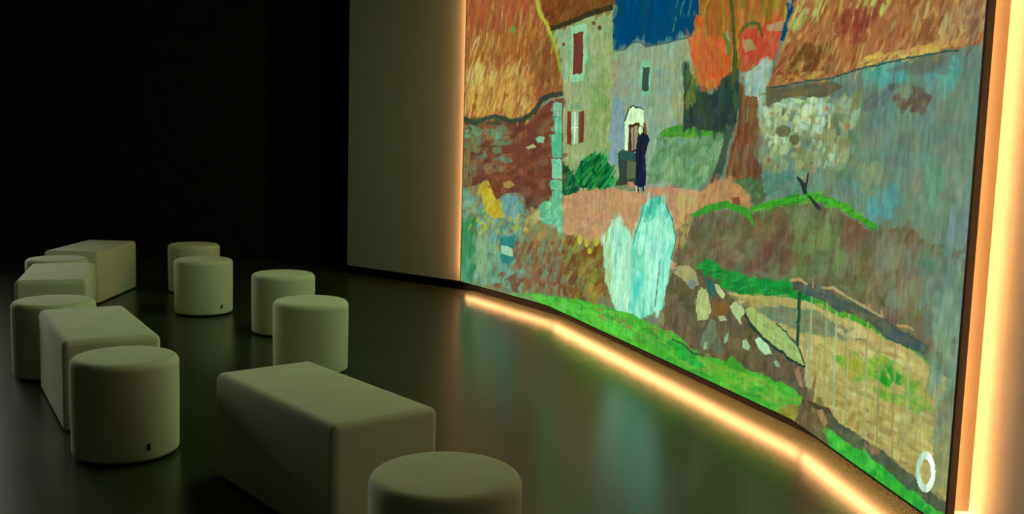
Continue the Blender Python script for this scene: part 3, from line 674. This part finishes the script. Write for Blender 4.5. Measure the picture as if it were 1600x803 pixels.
# ------------------------------------------------------------------ seats
def lathe(name, prof, seg=96):
    bm = bmesh.new()
    rings = []
    for r, z in prof:
        if r < 1e-6:
            rings.append([bm.verts.new((0, 0, z))])
        else:
            rings.append([bm.verts.new((r * math.cos(2 * math.pi * k / seg), r * math.sin(2 * math.pi * k / seg), z)) for k in range(seg)])
    for A, B in zip(rings, rings[1:]):
        for k in range(seg):
            k2 = (k + 1) % seg
            if len(A) == 1:
                bm.faces.new((A[0], B[k2], B[k]))
            elif len(B) == 1:
                bm.faces.new((A[k], A[k2], B[0]))
            else:
                bm.faces.new((A[k], A[k2], B[k2], B[k]))
    bmesh.ops.recalc_face_normals(bm, faces=bm.faces)
    for f in bm.faces:
        f.smooth = True
    me = bpy.data.meshes.new(name)
    bm.to_mesh(me)
    bm.free()
    return me


SEAT_H, PR = 0.435, 0.2235
prof = [(0, 0.012), (PR - 0.022, 0.012)]
prof += [(PR - 0.018 + 0.016 * math.sin(t), 0.030 - 0.018 * math.cos(t)) for t in np.linspace(0, math.pi / 2, 6)]
prof += [(PR - 0.001, 0.12), (PR, 0.22), (PR, 0.33)]
prof += [(PR - 0.032 * (1 - math.cos(t)), SEAT_H - 0.036 + 0.034 * math.sin(t)) for t in np.linspace(0, math.pi / 2, 9)]
prof += [(PR * 0.7, SEAT_H - 0.0008), (PR * 0.4, SEAT_H), (0, SEAT_H)]
ME_POUF = lathe('pouf_cover', prof)
ME_POUF_BASE = lathe('pouf_base', [(0, 0.0), (PR - 0.035, 0.0), (PR - 0.03, 0.004), (PR - 0.03, 0.014), (0, 0.014)], 48)


def rounded_box(name, sx, sy, z0, z1, r_top, r_side, r_bot):
    """upholstered block: rounded plan, larger radius on the top edge, small one at the floor"""
    bm = bmesh.new()
    levels = [(0.0 + r_bot * (1 - math.sin(t)), z0 + r_bot * (1 - math.cos(t))) for t in np.linspace(0, math.pi / 2, 4)]
    levels += [(0.0, z0 + (z1 - z0) * f) for f in (0.3, 0.6)]
    levels += [(r_top * (1 - math.cos(t)), z1 - r_top + r_top * math.sin(t)) for t in np.linspace(0, math.pi / 2, 8)]
    rings = []
    for inset, z in levels:
        rad = max(r_side - inset, 0.004)
        hx, hy = sx / 2 - inset - rad, sy / 2 - inset - rad
        ring = []
        for cx, cy, a0 in ((hx, hy, 0), (-hx, hy, 90), (-hx, -hy, 180), (hx, -hy, 270)):
            for k in range(7):
                a = math.radians(a0 + 15 * k)
                ring.append(bm.verts.new((cx + rad * math.cos(a), cy + rad * math.sin(a), z)))
        rings.append(ring)
    n = len(rings[0])
    for A, B in zip(rings, rings[1:]):
        for k in range(n):
            bm.faces.new((A[k], A[(k + 1) % n], B[(k + 1) % n], B[k]))
    bm.faces.new(rings[0][::-1])
    bm.faces.new(rings[-1])
    bmesh.ops.recalc_face_normals(bm, faces=bm.faces)
    for f in bm.faces:
        f.smooth = True
    me = bpy.data.meshes.new(name)
    bm.to_mesh(me)
    bm.free()
    return me


BL, BW = 0.949, 0.437
ME_BENCH = rounded_box('bench_cover', BL, BW, 0.012, SEAT_H, 0.032, 0.030, 0.008)
ME_BENCH_BASE = rounded_box('bench_base', BL - 0.06, BW - 0.06, 0.0, 0.014, 0.002, 0.03, 0.002)

TAB_BM = bmesh.new()
bmesh.ops.create_cube(TAB_BM, size=1.0, matrix=Matrix.Diagonal((0.006, 0.013, 0.030, 1)))
bmesh.ops.bevel(TAB_BM, geom=TAB_BM.edges[:], offset=0.002, segments=2, affect='EDGES')
ME_TAB = bpy.data.meshes.new('zip_tab')
TAB_BM.to_mesh(ME_TAB)
TAB_BM.free()

POUFS = [
    # x, y, tab bearing (deg, or None), label
    (-1.671, 4.172, -45, 'pale round pouf hiding the front of the left-hand long bench, dark zip tab low down'),
    (-0.175, 2.757, None, 'pale round pouf nearest the camera, cut off by the bottom of the picture'),
    (-1.200, 5.802, None, 'pale round pouf directly behind the large front bench, nearest the screen'),
    (-1.641, 6.969, None, 'pale round pouf half hidden by the pouf behind the front bench'),
    (-2.438, 7.670, -36, 'pale round pouf with a dark zip tab, standing before the farthest pouf'),
    (-2.865, 8.744, None, 'farthest pale round pouf, against the black back wall'),
    (-2.623, 5.540, None, 'pale round pouf at the left edge, between two benches in the row'),
    (-3.491, 7.445, None, 'pale round pouf squeezed between the two farthest benches, mostly hidden'),
]
for x, y, tab, label in POUFS:
    o = empty('round_pouf', (x, y, 0))
    tag(o, label, 'pouf', 'round poufs in front of the screen')
    link('cover', ME_POUF, M_FABRIC, o)
    link('base', ME_POUF_BASE, M_FOOT, o)
    if tab is not None:
        t = link('zip_tab', ME_TAB, M_TAB, o)
        t['label'] = 'small dark zip tab'
        a = math.radians(tab)
        t.location = ((PR + 0.0015) * math.cos(a), (PR + 0.0015) * math.sin(a), 0.075)
        t.rotation_euler = (0, 0, a)

BENCHES = [
    (-0.723, 3.678, -49.4, 'large pale block bench in the foreground with its near end facing the camera'),
    (-2.115, 4.921, 121.8, 'pale block bench at the left, partly behind the tabbed pouf in front'),
    (-3.149, 6.722, 110.3, 'pale block bench at the far left edge, in the middle of the receding row'),
    (-3.616, 8.366, 93.2, 'farthest pale block bench, showing its long side against the black wall'),
]
for x, y, a, label in BENCHES:
    o = empty('block_bench', (x, y, 0), math.radians(a))
    tag(o, label, 'bench', 'block benches in front of the screen')
    link('cover', ME_BENCH, M_FABRIC, o)
    link('base', ME_BENCH_BASE, M_FOOT, o)
